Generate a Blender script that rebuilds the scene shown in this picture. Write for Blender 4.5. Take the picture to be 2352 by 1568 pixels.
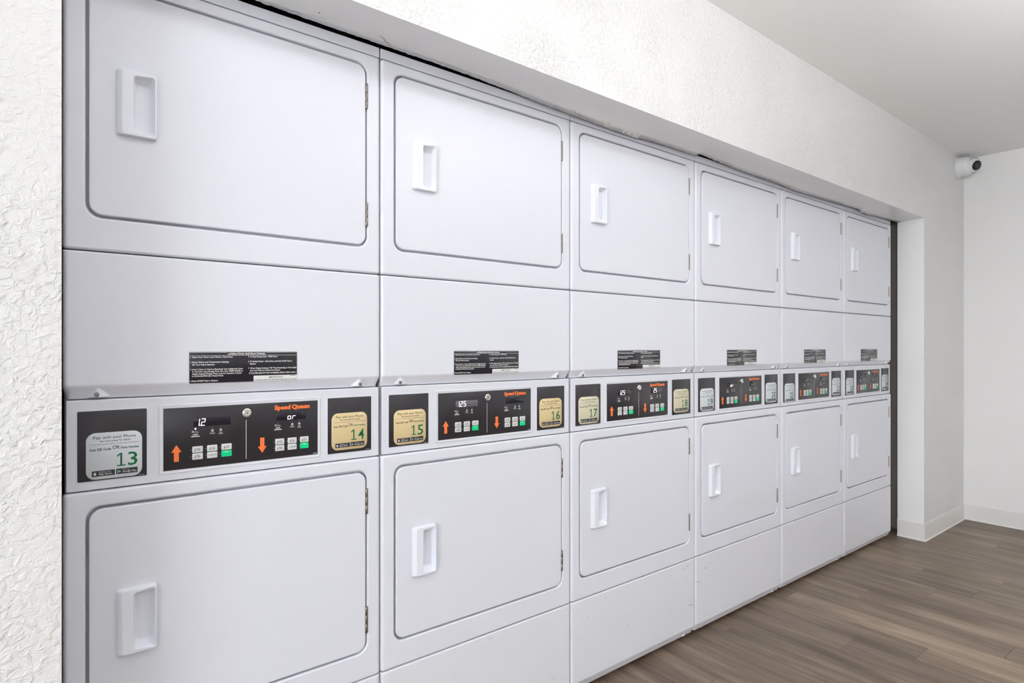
import bpy, bmesh, math, random
from mathutils import Vector, Matrix

random.seed(7)
for o in list(bpy.data.objects):
    bpy.data.objects.remove(o, do_unlink=True)
scene = bpy.context.scene
COL = scene.collection

# ------------------------------------------------------------------ camera
FOCAL_PX, YAW = 1340.0, 0.6591264
CAM_X, CAM_D, CAM_H = 0.01832, 1.41535, 1.175
cam_data = bpy.data.cameras.new('photo_camera')
cam_data.sensor_width = 36.0
cam_data.lens = FOCAL_PX / 2352 * 36.0
cam_data.shift_y = 14.0 / 2352
cam_data.clip_start = 0.05
cam = bpy.data.objects.new('photo_camera', cam_data)
cam.location = (CAM_X, -CAM_D, CAM_H)
cam.rotation_euler = (math.pi / 2, 0, -YAW)
COL.objects.link(cam)
scene.camera = cam

# ------------------------------------------------------------------ world, exposure
w = bpy.data.worlds.new('room_world')
scene.world = w
w.use_nodes = True
w.node_tree.nodes['Background'].inputs[0].default_value = (0.9, 0.95, 1.0, 1)
w.node_tree.nodes['Background'].inputs[1].default_value = 0.3
vs = scene.view_settings
vs.view_transform = 'Standard'
vs.look = 'None'
vs.gamma = 1.0
vs.use_curve_mapping = False
vs.exposure = 0.17
LAMP_MAIN = 5.4       # hanging fixture in front of the first dryer
LAMP_NEXT = 4.6       # hanging fixture in front of the next two dryers
FILL_UP = 205.0       # added uplighter out of view, fill for the ceiling
FILL_WINDOW = 16.5        # glow of the added, unseen window, fill from the left

# ------------------------------------------------------------------ key dimensions (metres)
WALL_Y, WALL_T = -0.148, 0.142        # face of the wall the dryers are set into, its thickness
SOFFIT = 1.962
CEIL = 2.462
JAMB_L, JAMB_R = 0.0205, 4.163
RIGHT_X = 4.925
LEFT_X, BACK_Y = -4.2, -4.6
W = 0.6826                            # width of one dryer
ZT, ZA, ZB, ZC, ZD, ZE = 1.932, 1.366, 1.0725, 0.8916, 0.3233, 0.0459
JX = [0.0207, 0.6817, 1.3637, 2.0567, 2.7453, 3.4222, 4.0801]

# ------------------------------------------------------------------ materials
def nodes_of(name):
    m = bpy.data.materials.new(name)
    m.use_nodes = True
    nt = m.node_tree
    return m, nt, nt.nodes['Principled BSDF']

def plain(name, col, rough=0.5, metal=0.0, emit=None, estr=0.0, coat=0.0, spec=None, noise=None):
    m, nt, b = nodes_of(name)
    b.inputs['Base Color'].default_value = (*col, 1)
    b.inputs['Roughness'].default_value = rough
    b.inputs['Metallic'].default_value = metal
    b.inputs['Coat Weight'].default_value = coat
    if spec is not None:
        b.inputs['Specular IOR Level'].default_value = spec
    if emit:
        b.inputs['Emission Color'].default_value = (*emit, 1)
        b.inputs['Emission Strength'].default_value = estr
    if noise:
        sc, st = noise
        tc = nt.nodes.new('ShaderNodeTexCoord')
        n = nt.nodes.new('ShaderNodeTexNoise')
        n.inputs['Scale'].default_value = sc
        n.inputs['Detail'].default_value = 3
        bp = nt.nodes.new('ShaderNodeBump')
        bp.inputs['Strength'].default_value = st
        bp.inputs['Distance'].default_value = 0.001
        nt.links.new(tc.outputs['Object'], n.inputs['Vector'])
        nt.links.new(n.outputs['Fac'], bp.inputs['Height'])
        nt.links.new(bp.outputs['Normal'], b.inputs['Normal'])
    return m

def wall_material(name, col, scale, strength, dist, rough=0.4):
    """painted plaster with a lumpy orange-peel relief"""
    m, nt, b = nodes_of(name)
    L = nt.links
    b.inputs['Roughness'].default_value = rough
    b.inputs['Base Color'].default_value = (*col, 1)
    tc = nt.nodes.new('ShaderNodeTexCoord')
    n1 = nt.nodes.new('ShaderNodeTexNoise')
    n1.inputs['Scale'].default_value = scale
    n1.inputs['Detail'].default_value = 4
    n1.inputs['Roughness'].default_value = 0.55
    n1.inputs['Distortion'].default_value = 0.6
    n2 = nt.nodes.new('ShaderNodeTexNoise')
    n2.inputs['Scale'].default_value = 5
    n2.inputs['Detail'].default_value = 2
    ramp = nt.nodes.new('ShaderNodeValToRGB')
    ramp.color_ramp.elements[0].position = 0.42
    ramp.color_ramp.elements[1].position = 0.72
    mul = nt.nodes.new('ShaderNodeMath'); mul.operation = 'MULTIPLY'
    mr = nt.nodes.new('ShaderNodeMapRange')
    mr.inputs['From Min'].default_value = 0.35
    mr.inputs['From Max'].default_value = 0.65
    mr.inputs['To Min'].default_value = 0.45
    mr.inputs['To Max'].default_value = 1.0
    bp = nt.nodes.new('ShaderNodeBump')
    bp.inputs['Strength'].default_value = strength
    bp.inputs['Distance'].default_value = dist
    for n in (n1, n2):
        L.new(tc.outputs['Object'], n.inputs['Vector'])
    L.new(n1.outputs['Fac'], ramp.inputs['Fac'])
    L.new(n2.outputs['Fac'], mr.inputs['Value'])
    L.new(ramp.outputs['Color'], mul.inputs[0])
    L.new(mr.outputs['Result'], mul.inputs[1])
    L.new(mul.outputs[0], bp.inputs['Height'])
    L.new(bp.outputs['Normal'], b.inputs['Normal'])
    return m

def enamel_material(name, col, rough, scuffs=False):
    """white appliance enamel, optionally with grey kick marks low down"""
    m, nt, b = nodes_of(name)
    L = nt.links
    b.inputs['Roughness'].default_value = rough
    b.inputs['Base Color'].default_value = (*col, 1)
    tc = nt.nodes.new('ShaderNodeTexCoord')
    n = nt.nodes.new('ShaderNodeTexNoise')
    n.inputs['Scale'].default_value = 900
    n.inputs['Detail'].default_value = 1
    bp = nt.nodes.new('ShaderNodeBump')
    bp.inputs['Strength'].default_value = 0.05
    bp.inputs['Distance'].default_value = 0.0005
    L.new(tc.outputs['Object'], n.inputs['Vector'])
    L.new(n.outputs['Fac'], bp.inputs['Height'])
    L.new(bp.outputs['Normal'], b.inputs['Normal'])
    if scuffs:
        info = nt.nodes.new('ShaderNodeObjectInfo')
        mp = nt.nodes.new('ShaderNodeMapping')
        mp.inputs['Rotation'].default_value = (0, 0.35, 0)
        mp.inputs['Scale'].default_value = (9, 9, 95)
        add = nt.nodes.new('ShaderNodeVectorMath'); add.operation = 'ADD'
        mulv = nt.nodes.new('ShaderNodeMath'); mulv.operation = 'MULTIPLY'
        mulv.inputs[1].default_value = 40
        L.new(info.outputs['Random'], mulv.inputs[0])
        L.new(tc.outputs['Object'], add.inputs[0])
        L.new(mulv.outputs[0], add.inputs[1])
        L.new(add.outputs[0], mp.inputs['Vector'])
        s = nt.nodes.new('ShaderNodeTexNoise')
        s.inputs['Scale'].default_value = 2.2
        s.inputs['Detail'].default_value = 2
        L.new(mp.outputs['Vector'], s.inputs['Vector'])
        g = nt.nodes.new('ShaderNodeTexNoise')
        g.inputs['Scale'].default_value = 7
        L.new(add.outputs[0], g.inputs['Vector'])
        r1 = nt.nodes.new('ShaderNodeMapRange')
        r1.inputs['From Min'].default_value = 0.70
        r1.inputs['From Max'].default_value = 0.74
        L.new(s.outputs['Fac'], r1.inputs['Value'])
        r2 = nt.nodes.new('ShaderNodeMapRange')
        r2.inputs['From Min'].default_value = 0.50
        r2.inputs['From Max'].default_value = 0.62
        L.new(g.outputs['Fac'], r2.inputs['Value'])
        mul = nt.nodes.new('ShaderNodeMath'); mul.operation = 'MULTIPLY'
        L.new(r1.outputs['Result'], mul.inputs[0])
        L.new(r2.outputs['Result'], mul.inputs[1])
        mix = nt.nodes.new('ShaderNodeMix'); mix.data_type = 'RGBA'
        mix.inputs['A'].default_value = (*col, 1)
        mix.inputs['B'].default_value = (0.30, 0.29, 0.29, 1)
        L.new(mul.outputs[0], mix.inputs['Factor'])
        L.new(mix.outputs['Result'], b.inputs['Base Color'])
    return m

def plank_material():
    m, nt, b = nodes_of('vinyl_plank')
    L = nt.links
    tc = nt.nodes.new('ShaderNodeTexCoord')
    info = nt.nodes.new('ShaderNodeObjectInfo')
    off = nt.nodes.new('ShaderNodeMath'); off.operation = 'MULTIPLY'
    off.inputs[1].default_value = 57.0
    L.new(info.outputs['Random'], off.inputs[0])
    add = nt.nodes.new('ShaderNodeVectorMath'); add.operation = 'ADD'
    L.new(tc.outputs['Object'], add.inputs[0])
    L.new(off.outputs[0], add.inputs[1])
    def grain(sx, sy, scale, detail, dist):
        mp = nt.nodes.new('ShaderNodeMapping')
        mp.inputs['Scale'].default_value = (sx, sy, 1)
        L.new(add.outputs[0], mp.inputs['Vector'])
        n = nt.nodes.new('ShaderNodeTexNoise')
        n.inputs['Scale'].default_value = scale
        n.inputs['Detail'].default_value = detail
        n.inputs['Roughness'].default_value = 0.6
        n.inputs['Distortion'].default_value = dist
        L.new(mp.outputs['Vector'], n.inputs['Vector'])
        return n
    broad = grain(9, 0.9, 1.6, 3, 0.5)
    fine = grain(60, 1.6, 3.0, 4, 0.4)
    ramp = nt.nodes.new('ShaderNodeValToRGB')
    e = ramp.color_ramp.elements
    e[0].position, e[0].color = 0.28, (0.066, 0.046, 0.033, 1)
    e[1].position, e[1].color = 0.72, (0.36, 0.280, 0.205, 1)
    mid = e.new(0.50); mid.color = (0.178, 0.130, 0.094, 1)
    mixf = nt.nodes.new('ShaderNodeMix'); mixf.data_type = 'FLOAT'
    mixf.inputs['Factor'].default_value = 0.38
    L.new(broad.outputs['Fac'], mixf.inputs['A'])
    L.new(fine.outputs['Fac'], mixf.inputs['B'])
    L.new(mixf.outputs['Result'], ramp.inputs['Fac'])
    tone = nt.nodes.new('ShaderNodeMix'); tone.data_type = 'RGBA'; tone.blend_type = 'MULTIPLY'
    tone.inputs['Factor'].default_value = 1.0
    L.new(ramp.outputs['Color'], tone.inputs['A'])
    L.new(info.outputs['Color'], tone.inputs['B'])
    L.new(tone.outputs['Result'], b.inputs['Base Color'])
    b.inputs['Roughness'].default_value = 0.42
    bp = nt.nodes.new('ShaderNodeBump')
    bp.inputs['Strength'].default_value = 0.12
    bp.inputs['Distance'].default_value = 0.001
    L.new(fine.outputs['Fac'], bp.inputs['Height'])
    L.new(bp.outputs['Normal'], b.inputs['Normal'])
    return m

M = dict(
    wall=wall_material('white_textured_plaster', (0.84, 0.838, 0.828), 75, 0.68, 0.0045, 0.34),
    soffit=wall_material('white_soffit_paint', (0.93, 0.93, 0.93), 22, 0.10, 0.002, 0.30),
    wall_r=wall_material('white_smooth_plaster', (0.92, 0.915, 0.915), 60, 0.12, 0.002, 0.45),
    ceil=wall_material('white_ceiling_paint', (0.93, 0.92, 0.905), 45, 0.10, 0.002, 0.42),
    drywall=plain('bare_drywall', (0.30, 0.27, 0.25), 0.9, noise=(40, 0.3)),
    stud=plain('dusty_wood', (0.28, 0.22, 0.20), 0.8, noise=(30, 0.3)),
    base=plain('painted_cove_base', (0.80, 0.785, 0.765), 0.42, noise=(30, 0.15)),
    caulk=plain('yellowed_caulk', (0.72, 0.64, 0.52), 0.6, noise=(60, 0.2)),
    crack=plain('crack_dark', (0.08, 0.075, 0.07), 0.9),
    chip=plain('white_paint_chip', (0.86, 0.86, 0.85), 0.5),
    slab=plain('subfloor', (0.10, 0.085, 0.07), 0.8),
    plank=plank_material(),
    enamel=enamel_material('white_enamel', (0.785, 0.800, 0.870), 0.29),
    enamel_low=enamel_material('white_enamel_scuffed', (0.79, 0.798, 0.850), 0.31, True),
    steel_side=plain('galvanised_cabinet', (0.42, 0.43, 0.45), 0.45, 0.3),
    handle=plain('white_plastic', (0.83, 0.855, 0.925), 0.30),
    hinge=plain('hinge_metal', (0.24, 0.215, 0.19), 0.35, 0.9),
    screw=plain('screw_steel', (0.36, 0.38, 0.40), 0.35, 0.9),
    chrome=plain('polished_chrome', (0.80, 0.79, 0.77), 0.18, 1.0),
    control=plain('grey_white_plastic', (0.75, 0.765, 0.83), 0.38),
    black=plain('black_overlay', (0.030, 0.028, 0.033), 0.30, noise=(700, 0.05)),
    plate=plain('black_plate', (0.034, 0.031, 0.037), 0.36, noise=(700, 0.05)),
    window=plain('display_window', (0.016, 0.014, 0.026), 0.12),
    window_lit=plain('display_window_hazed', (0.16, 0.145, 0.165), 0.3),
    dark=plain('dark_segment', (0.008, 0.008, 0.010), 0.3),
    digit=plain('lit_segment', (0.9, 0.85, 0.85), 0.5, emit=(1.0, 0.86, 0.86), estr=1.1),
    white=plain('white_print', (0.80, 0.80, 0.80), 0.5),
    grey=plain('grey_print', (0.25, 0.25, 0.26), 0.5),
    ink=plain('black_print', (0.03, 0.03, 0.035), 0.5),
    orange=plain('orange_print', (0.95, 0.20, 0.045), 0.5),
    button=plain('white_button', (0.74, 0.75, 0.75), 0.45),
    start=plain('green_button', (0.0, 0.72, 0.28), 0.45),
    green=plain('green_print', (0.0, 0.15, 0.05), 0.5),
    led=plain('indicator_led', (0.20, 0.20, 0.22), 0.3),
    led_on=plain('indicator_led_lit', (0.9, 0.85, 0.95), 0.3, emit=(1, 0.9, 1), estr=1.2),
    label=plain('instruction_label', (0.022, 0.021, 0.030), 0.22),
    label_edge=plain('label_border', (0.55, 0.55, 0.56), 0.4),
    tan=plain('tan_sticker', (0.70, 0.55, 0.30), 0.35),
    cream=plain('cream_sheen_sticker', (0.66, 0.62, 0.45), 0.35),
    pale=plain('pale_sheen_sticker', (0.66, 0.70, 0.74), 0.30),
    play_blue=plain('blue_print', (0.02, 0.45, 0.85), 0.5),
    play_green=plain('lime_print', (0.05, 0.60, 0.20), 0.5),
    play_red=plain('red_print', (0.75, 0.05, 0.06), 0.5),
    play_yellow=plain('yellow_print', (0.90, 0.65, 0.03), 0.5),
    cam_white=plain('camera_shell', (0.82, 0.83, 0.85), 0.35),
    cam_black=plain('camera_glass', (0.012, 0.010, 0.012), 0.12),
    cam_lens=plain('camera_lens', (0.05, 0.035, 0.045), 0.25),
    rubber=plain('rubber_foot', (0.03, 0.03, 0.03), 0.7),
    fixture=plain('fixture_steel', (0.80, 0.80, 0.80), 0.45),
    diffuser_main=plain('lit_diffuser', (0.9, 0.9, 0.9), 0.5, emit=(0.975, 0.985, 1.0), estr=LAMP_MAIN),
    fill_pane_glow=plain('glowing_fill_pane', (0.85, 0.88, 0.9), 0.4, emit=(0.93, 0.97, 1.0), estr=FILL_WINDOW),  # glowing panes of the added window
    diffuser_next=plain('lit_diffuser_next', (0.9, 0.9, 0.9), 0.5, emit=(0.975, 0.985, 1.0), estr=LAMP_NEXT),
    uplight_fill=plain('uplight_fill_glow', (0.9, 0.9, 0.9), 0.5, emit=(0.975, 0.985, 1.0), estr=FILL_UP),  # glow of the added uplighter
)

# ------------------------------------------------------------------ object helpers
def make(name, me, mat, parent=None, loc=(0, 0, 0), smooth=False):
    o = bpy.data.objects.new(name, me)
    COL.objects.link(o)
    o.location = loc
    if parent is not None:
        o.parent = parent
    if name.endswith('_lettering') or name == 'icon_print':
        o['kind'] = 'stuff'          # characters too small to pick apart
    if mat is not None and not me.materials:
        me.materials.append(M[mat])
    if smooth:
        md = o.modifiers.new('weighted_normal', 'WEIGHTED_NORMAL')
        md.keep_sharp = True
        md.weight = 100
    return o

def thing(name, label, cat, loc=(0, 0, 0), group=None):
    o = bpy.data.objects.new(name, None)
    o.empty_display_size = 0.05
    COL.objects.link(o)
    o.location = loc
    o['label'] = label
    o['category'] = cat
    if group:
        o['group'] = group
    return o

def from_bm(bm, name, smooth_angle=None):
    bmesh.ops.recalc_face_normals(bm, faces=bm.faces)
    me = bpy.data.meshes.new(name)
    if smooth_angle is not None:
        for f in bm.faces:
            f.smooth = True
        for e in bm.edges:
            if len(e.link_faces) == 2 and e.calc_face_angle(0) > smooth_angle:
                e.smooth = False
    bm.to_mesh(me)
    bm.free()
    return me

def rr(x0, x1, z0, z1, r, n=5):
    """rounded rectangle outline, counter-clockwise"""
    r = max(min(r, (x1 - x0) / 2 - 1e-5, (z1 - z0) / 2 - 1e-5), 1e-5)
    pts = []
    for cx, cz, a0 in ((x1 - r, z0 + r, -90), (x1 - r, z1 - r, 0), (x0 + r, z1 - r, 90), (x0 + r, z0 + r, 180)):
        for k in range(n + 1):
            a = math.radians(a0 + 90 * k / n)
            pts.append((cx + r * math.cos(a), cz + r * math.sin(a)))
    return pts

def loft(name, loops, cap0=False, cap1=True, n=5, warp=None, angle=0.9):
    """loops: (x0,x1,z0,z1,r,y) rounded rectangles, skinned in order"""
    bm = bmesh.new()
    rings = []
    for x0, x1, z0, z1, r, y in loops:
        ring = []
        for x, z in rr(x0, x1, z0, z1, r, n):
            p = (x, y, z)
            if warp:
                p = warp(*p)
            ring.append(bm.verts.new(p))
        rings.append(ring)
    for a, b in zip(rings, rings[1:]):
        for i in range(len(a)):
            j = (i + 1) % len(a)
            bm.faces.new((a[i], a[j], b[j], b[i]))
    if cap0:
        bm.faces.new(rings[0])
    if cap1:
        bm.faces.new(rings[-1])
    return from_bm(bm, name, angle)

def ease(x0, x1, z0, z1, r, y_front, depth, b, steps=4, bz=None, by=None):
    """loops for a slab's rounded front edge: back -> front flat"""
    bz = b if bz is None else bz
    by = b if by is None else by
    out = [(x0, x1, z0, z1, r, y_front + depth)]
    for k in range(steps + 1):
        a = math.pi / 2 * k / steps
        c, y = 1 - math.cos(a), y_front + by * (1 - math.sin(a))
        out.append((x0 + b * c, x1 - b * c, z0 + bz * c, z1 - bz * c, max(r - min(b, bz) * c, 0.0004), y))
    return out

def box_bm(bm, x0, x1, y0, y1, z0, z1):
    vs_ = [bm.verts.new(p) for p in ((x0, y0, z0), (x1, y0, z0), (x1, y1, z0), (x0, y1, z0),
                                     (x0, y0, z1), (x1, y0, z1), (x1, y1, z1), (x0, y1, z1))]
    for f in ((0, 3, 2, 1), (4, 5, 6, 7), (0, 1, 5, 4), (1, 2, 6, 5), (2, 3, 7, 6), (3, 0, 4, 7)):
        bm.faces.new([vs_[i] for i in f])

def box(name, *b):
    bm = bmesh.new()
    box_bm(bm, *b)
    return from_bm(bm, name)

def lathe(name, prof, axis=(0, -1, 0), n=24, cap=True, angle=0.7):
    """prof: (radius, distance along axis)"""
    bm = bmesh.new()
    ax = Vector(axis).normalized()
    q = Vector((0, 0, 1)).rotation_difference(ax)
    rings = []
    for r, d in prof:
        if r < 1e-6:
            rings.append([bm.verts.new(q @ Vector((0, 0, d)))])
        else:
            rings.append([bm.verts.new(q @ Vector((r * math.cos(2 * math.pi * k / n), r * math.sin(2 * math.pi * k / n), d))) for k in range(n)])
    for a, b in zip(rings, rings[1:]):
        for i in range(n):
            j = (i + 1) % n
            if len(a) == 1 and len(b) == 1:
                break
            if len(a) == 1:
                bm.faces.new((a[0], b[i], b[j]))
            elif len(b) == 1:
                bm.faces.new((a[i], a[j], b[0]))
            else:
                bm.faces.new((a[i], a[j], b[j], b[i]))
    if cap:
        for ring in (rings[0], rings[-1]):
            if len(ring) > 2:
                bm.faces.new(ring)
    return from_bm(bm, name, angle)

def loft_x(name, x, y0, y1, z0, z1):
    bm = bmesh.new()
    d, f = 0.03, 0.04
    box_bm(bm, x, x + d, y0, y1, z0, z0 + f)
    box_bm(bm, x, x + d, y0, y1, z1 - f, z1)
    st = (y1 - y0 - f) / 3
    for k in range(4):
        box_bm(bm, x, x + d, y0 + k * st, y0 + k * st + f, z0 + f, z1 - f)
    return from_bm(bm, name)

# flat print: lists of (verts, faces) in the x-z plane, joined to one mesh
_font_cache = {}
def glyphs(s, bold=0.0, spacing=1.0):
    key = (s, bold, spacing)
    if key not in _font_cache:
        cu = bpy.data.curves.new('lettering', 'FONT')
        cu.body = s
        cu.size = 1.0
        cu.resolution_u = 2
        cu.offset = bold
        cu.space_character = spacing
        o = bpy.data.objects.new('lettering', cu)
        COL.objects.link(o)
        dg = bpy.context.evaluated_depsgraph_get()
        me = bpy.data.meshes.new_from_object(o.evaluated_get(dg))
        v = [(p.co.x, p.co.y) for p in me.vertices]
        f = [tuple(p.vertices) for p in me.polygons]
        bpy.data.objects.remove(o, do_unlink=True)
        bpy.data.curves.remove(cu)
        bpy.data.meshes.remove(me)
        _font_cache[key] = (v, f)
    return _font_cache[key]

CAP = max(p[1] for p in glyphs('H')[0])

def text(s, x0, x1, zb, cap, bold=0.0, shear=0.0):
    v, f = glyphs(s, bold)
    a, b = min(p[0] for p in v), max(p[0] for p in v)
    kx, kz = (x1 - x0) / (b - a), cap / CAP
    return [(x0 + (p[0] - a) * kx + shear * p[1] * kz, zb + p[1] * kz) for p in v], f

def poly(pts):
    return list(pts), [tuple(range(len(pts)))]

def bar(x0, x1, z0, z1):
    return poly([(x0, z0), (x1, z0), (x1, z1), (x0, z1)])

def disc(cx, cz, r, n=12):
    return poly([(cx + r * math.cos(2 * math.pi * k / n), cz + r * math.sin(2 * math.pi * k / n)) for k in range(n)])

def ring2d(cx, cz, r0, r1, n=12):
    v, f = [], []
    for k in range(n):
        a = 2 * math.pi * k / n
        v += [(cx + r0 * math.cos(a), cz + r0 * math.sin(a)), (cx + r1 * math.cos(a), cz + r1 * math.sin(a))]
    for k in range(n):
        j = (k + 1) % n
        f.append((2 * k, 2 * k + 1, 2 * j + 1, 2 * j))
    return v, f

def print_mesh(name, items, y):
    V, F = [], []
    for v, f in items:
        o = len(V)
        V += [(p[0], y, p[1]) for p in v]
        F += [tuple(i + o for i in q) for q in f]
    bm = bmesh.new()
    bv = [bm.verts.new(p) for p in V]
    for q in F:
        try:
            fc = bm.faces.new([bv[i] for i in q])
        except ValueError:
            continue
        fc.normal_update()
        if fc.normal.y > 0:
            fc.normal_flip()
    me = bpy.data.meshes.new(name)
    bm.to_mesh(me)
    bm.free()
    return me

SEG = {'1': 'bc', '2': 'abged', '5': 'afgcd', 'o': 'cdeg', 'r': 'eg', '8': 'abcdefg'}
def segments(s, x0, z0, h, wd, gap, th, slant=0.10, dots=()):
    out = []
    x = x0
    for i, c in enumerate(s):
        z1, zm = z0 + h, z0 + h / 2
        e = th * 0.35
        rects = {'a': (x + e, x + wd - e, z1 - th, z1), 'd': (x + e, x + wd - e, z0, z0 + th),
                 'g': (x + e, x + wd - e, zm - th / 2, zm + th / 2),
                 'f': (x, x + th, zm + e, z1 - e), 'b': (x + wd - th, x + wd, zm + e, z1 - e),
                 'e': (x, x + th, z0 + e, zm - e), 'c': (x + wd - th, x + wd, z0 + e, zm - e)}
        for k in SEG.get(c, ''):
            a, b, c0, c1 = rects[k]
            out.append(poly([(px + slant * (pz - z0), pz) for px, pz in ((a, c0), (b, c0), (b, c1), (a, c1))]))
        x += wd + gap
        if i in dots:
            out.append(disc(x - gap * 0.55, z0 + th * 0.6, th * 0.65, 8))
    return out

# ------------------------------------------------------------------ the room
def struct(name, me, mat, parent=None, **k):
    o = make(name, me, mat, parent, **k)
    if parent is None:
        o['kind'] = 'structure'
    return o

# torn inner edge of the soffit: height measured where the plaster stops in front of the dryers
RAG = [(0.0205, 1.967), (0.20, 1.9690), (0.3656, 1.9695), (0.47, 1.9675), (0.6815, 1.9665), (0.90, 1.9665), (1.08, 1.9605),
       (1.22, 1.9545), (1.36, 1.9500), (1.55, 1.9465), (1.68, 1.9455), (1.70, 1.9500), (1.85, 1.9535), (2.03, 1.9545), (2.045, 1.9575),
       (2.06, 1.9650), (2.12, 1.9640), (2.20, 1.9600), (2.30, 1.9560), (2.45, 1.9535), (2.745, 1.9515), (2.80, 1.9470),
       (3.00, 1.9490), (3.42, 1.9570), (3.58, 1.9600), (3.60, 1.9480), (3.72, 1.9480), (3.80, 1.9560), (4.08, 1.9610), (JAMB_R, 1.962)]
def rag_z(x):
    for (a, za), (b, zb) in zip(RAG, RAG[1:]):
        if a <= x <= b:
            t = (x - a) / (b - a)
            return za + (zb - za) * t
    return SOFFIT

def build_front_wall():
    bm = bmesh.new()
    yf, yb = WALL_Y, WALL_Y + WALL_T
    rnd = random.Random(3)
    def quad(*p):
        bm.faces.new([bm.verts.new(q) for q in p])
    # left pier and right pier
    for x0, x1, jamb in ((LEFT_X, JAMB_L, 1), (JAMB_R, RIGHT_X, -1)):
        quad((x0, yf, 0), (x1, yf, 0), (x1, yf, CEIL), (x0, yf, CEIL))
        xj = JAMB_L if jamb == 1 else JAMB_R
        quad((xj, yf, 0), (xj, yb, 0), (xj, yb, SOFFIT), (xj, yf, SOFFIT))
        quad((x0, yb, 0), (x1, yb, 0), (x1, yb, CEIL), (x0, yb, CEIL))
    # header face
    quad((JAMB_L, yf, SOFFIT), (JAMB_R, yf, SOFFIT), (JAMB_R, yf, CEIL), (JAMB_L, yf, CEIL))
    # soffit, sagging to a torn inner edge
    n, rows = 520, 7
    grid = []
    for i in range(n + 1):
        x = JAMB_L + (JAMB_R - JAMB_L) * i / n
        zr = rag_z(x) - 0.008 + rnd.uniform(-1, 1) * 0.0011
        col = []
        for k in range(rows + 1):
            t = k / rows
            y = yf + (yb - 0.008 - yf) * t + (rnd.uniform(-0.0015, 0.0015) if k == rows else 0)
            col.append(bm.verts.new((x, y, SOFFIT + (zr - SOFFIT) * t ** 4)))
        col.append(bm.verts.new((x, yb, CEIL)))
        grid.append(col)
    for i in range(n):
        for k in range(rows + 1):
            bm.faces.new((grid[i][k], grid[i + 1][k], grid[i + 1][k + 1], grid[i][k + 1]))
    bm.normal_update()
    for f in bm.faces:
        if abs(f.normal.y) < 0.5:
            f.material_index = 1
            f.smooth = True
    me = bpy.data.meshes.new('wall_front')
    bm.to_mesh(me)
    bm.free()
    me.materials.append(M['wall'])
    me.materials.append(M['soffit'])
    return struct('wall_front', me, None)
wall_front = build_front_wall()

struct('wall_right', box('wall_right', RIGHT_X, RIGHT_X + 0.1, BACK_Y, WALL_Y + WALL_T, 0, CEIL), 'wall_r')
struct('wall_left', box('wall_left', LEFT_X - 0.1, LEFT_X, BACK_Y, WALL_Y + WALL_T, 0, CEIL), 'wall_r')
# glowing window added out of view in the left end wall as side fill
WIN_Y0, WIN_Y1, WIN_Z0, WIN_Z1 = -4.3, -1.9, 0.50, 1.80
win = struct('fill_window_1', loft_x('fill_window_1', LEFT_X, WIN_Y0, WIN_Y1, WIN_Z0, WIN_Z1), 'fixture')
for k in range(3):
    ya = WIN_Y0 + 0.04 + k * (WIN_Y1 - WIN_Y0 - 0.04) / 3
    yb = WIN_Y0 + (k + 1) * (WIN_Y1 - WIN_Y0 - 0.04) / 3
    make('pane', box('pane', LEFT_X + 0.004, LEFT_X + 0.012, ya, yb, WIN_Z0 + 0.04, WIN_Z1 - 0.04), 'fill_pane_glow', win)
struct('wall_back', box('wall_back', LEFT_X - 0.1, RIGHT_X + 0.1, BACK_Y - 0.1, BACK_Y, 0, CEIL), 'wall_r')
struct('ceiling', box('ceiling', LEFT_X - 0.1, RIGHT_X + 0.1, BACK_Y - 0.1, 1.1, CEIL, CEIL + 0.1), 'ceil')
# unlit service space behind the dryers
bm = bmesh.new()
box_bm(bm, LEFT_X, RIGHT_X, 1.0, 1.1, 0, CEIL)
box_bm(bm, 4.32, 4.40, WALL_Y + WALL_T + 0.002, 1.0, 0, CEIL)
box_bm(bm, -0.25, -0.17, WALL_Y + WALL_T + 0.002, 1.0, 0, CEIL)
struct('wall_service', from_bm(bm, 'wall_service'), 'drywall')
struct('trim_1', box('trim_1', 4.215, 4.253, 0.12, 0.21, 0.12, 1.90), 'stud')

# nail holes and cracks in the soffit
rnd = random.Random(5)
for x, y in ((0.50, -0.055), (0.53, -0.045), (0.60, -0.035), (0.63, -0.043), (0.69, -0.028)):
    me = lathe('nail_hole', [(0.0, 0.0), (0.0018, 0.0), (0.0018, 0.0006), (0.0, 0.0006)], (0, 0, -1), 10, cap=False)
    make('nail_hole', me, 'crack', wall_front, (x, y, SOFFIT - 0.0001))
def crack(pts, wdt, mat='crack'):
    bm = bmesh.new()
    prev = None
    for i, (x, y) in enumerate(pts):
        t = (y - WALL_Y) / WALL_T
        z = SOFFIT + (rag_z(x) - 0.008 - SOFFIT) * max(t * 1.06, 0) ** 4 - 0.0009
        hw = wdt * (0.35 + 0.65 * math.sin(math.pi * (i + 0.5) / len(pts)))
        a, b = bm.verts.new((x, y - hw, z)), bm.verts.new((x, y + hw, z))
        if prev:
            bm.faces.new((prev[0], a, b, prev[1]))
        prev = (a, b)
    make('crack', from_bm(bm, 'crack'), mat, wall_front)
def wander(x0, y0, x1, y1, n, amp):
    return [(x0 + (x1 - x0) * i / n, y0 + (y1 - y0) * i / n + rnd.uniform(-amp, amp)) for i in range(n + 1)]
crack(wander(0.40, -0.018, 0.52, -0.040, 14, 0.003), 0.0004)
crack(wander(0.655, -0.050, 0.70, -0.022, 8, 0.002), 0.0009)
crack(wander(0.72, -0.026, 1.22, -0.032, 40, 0.001), 0.0003)
crack(wander(1.33, -0.030, 1.45, -0.018, 14, 0.003), 0.0005)
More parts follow.
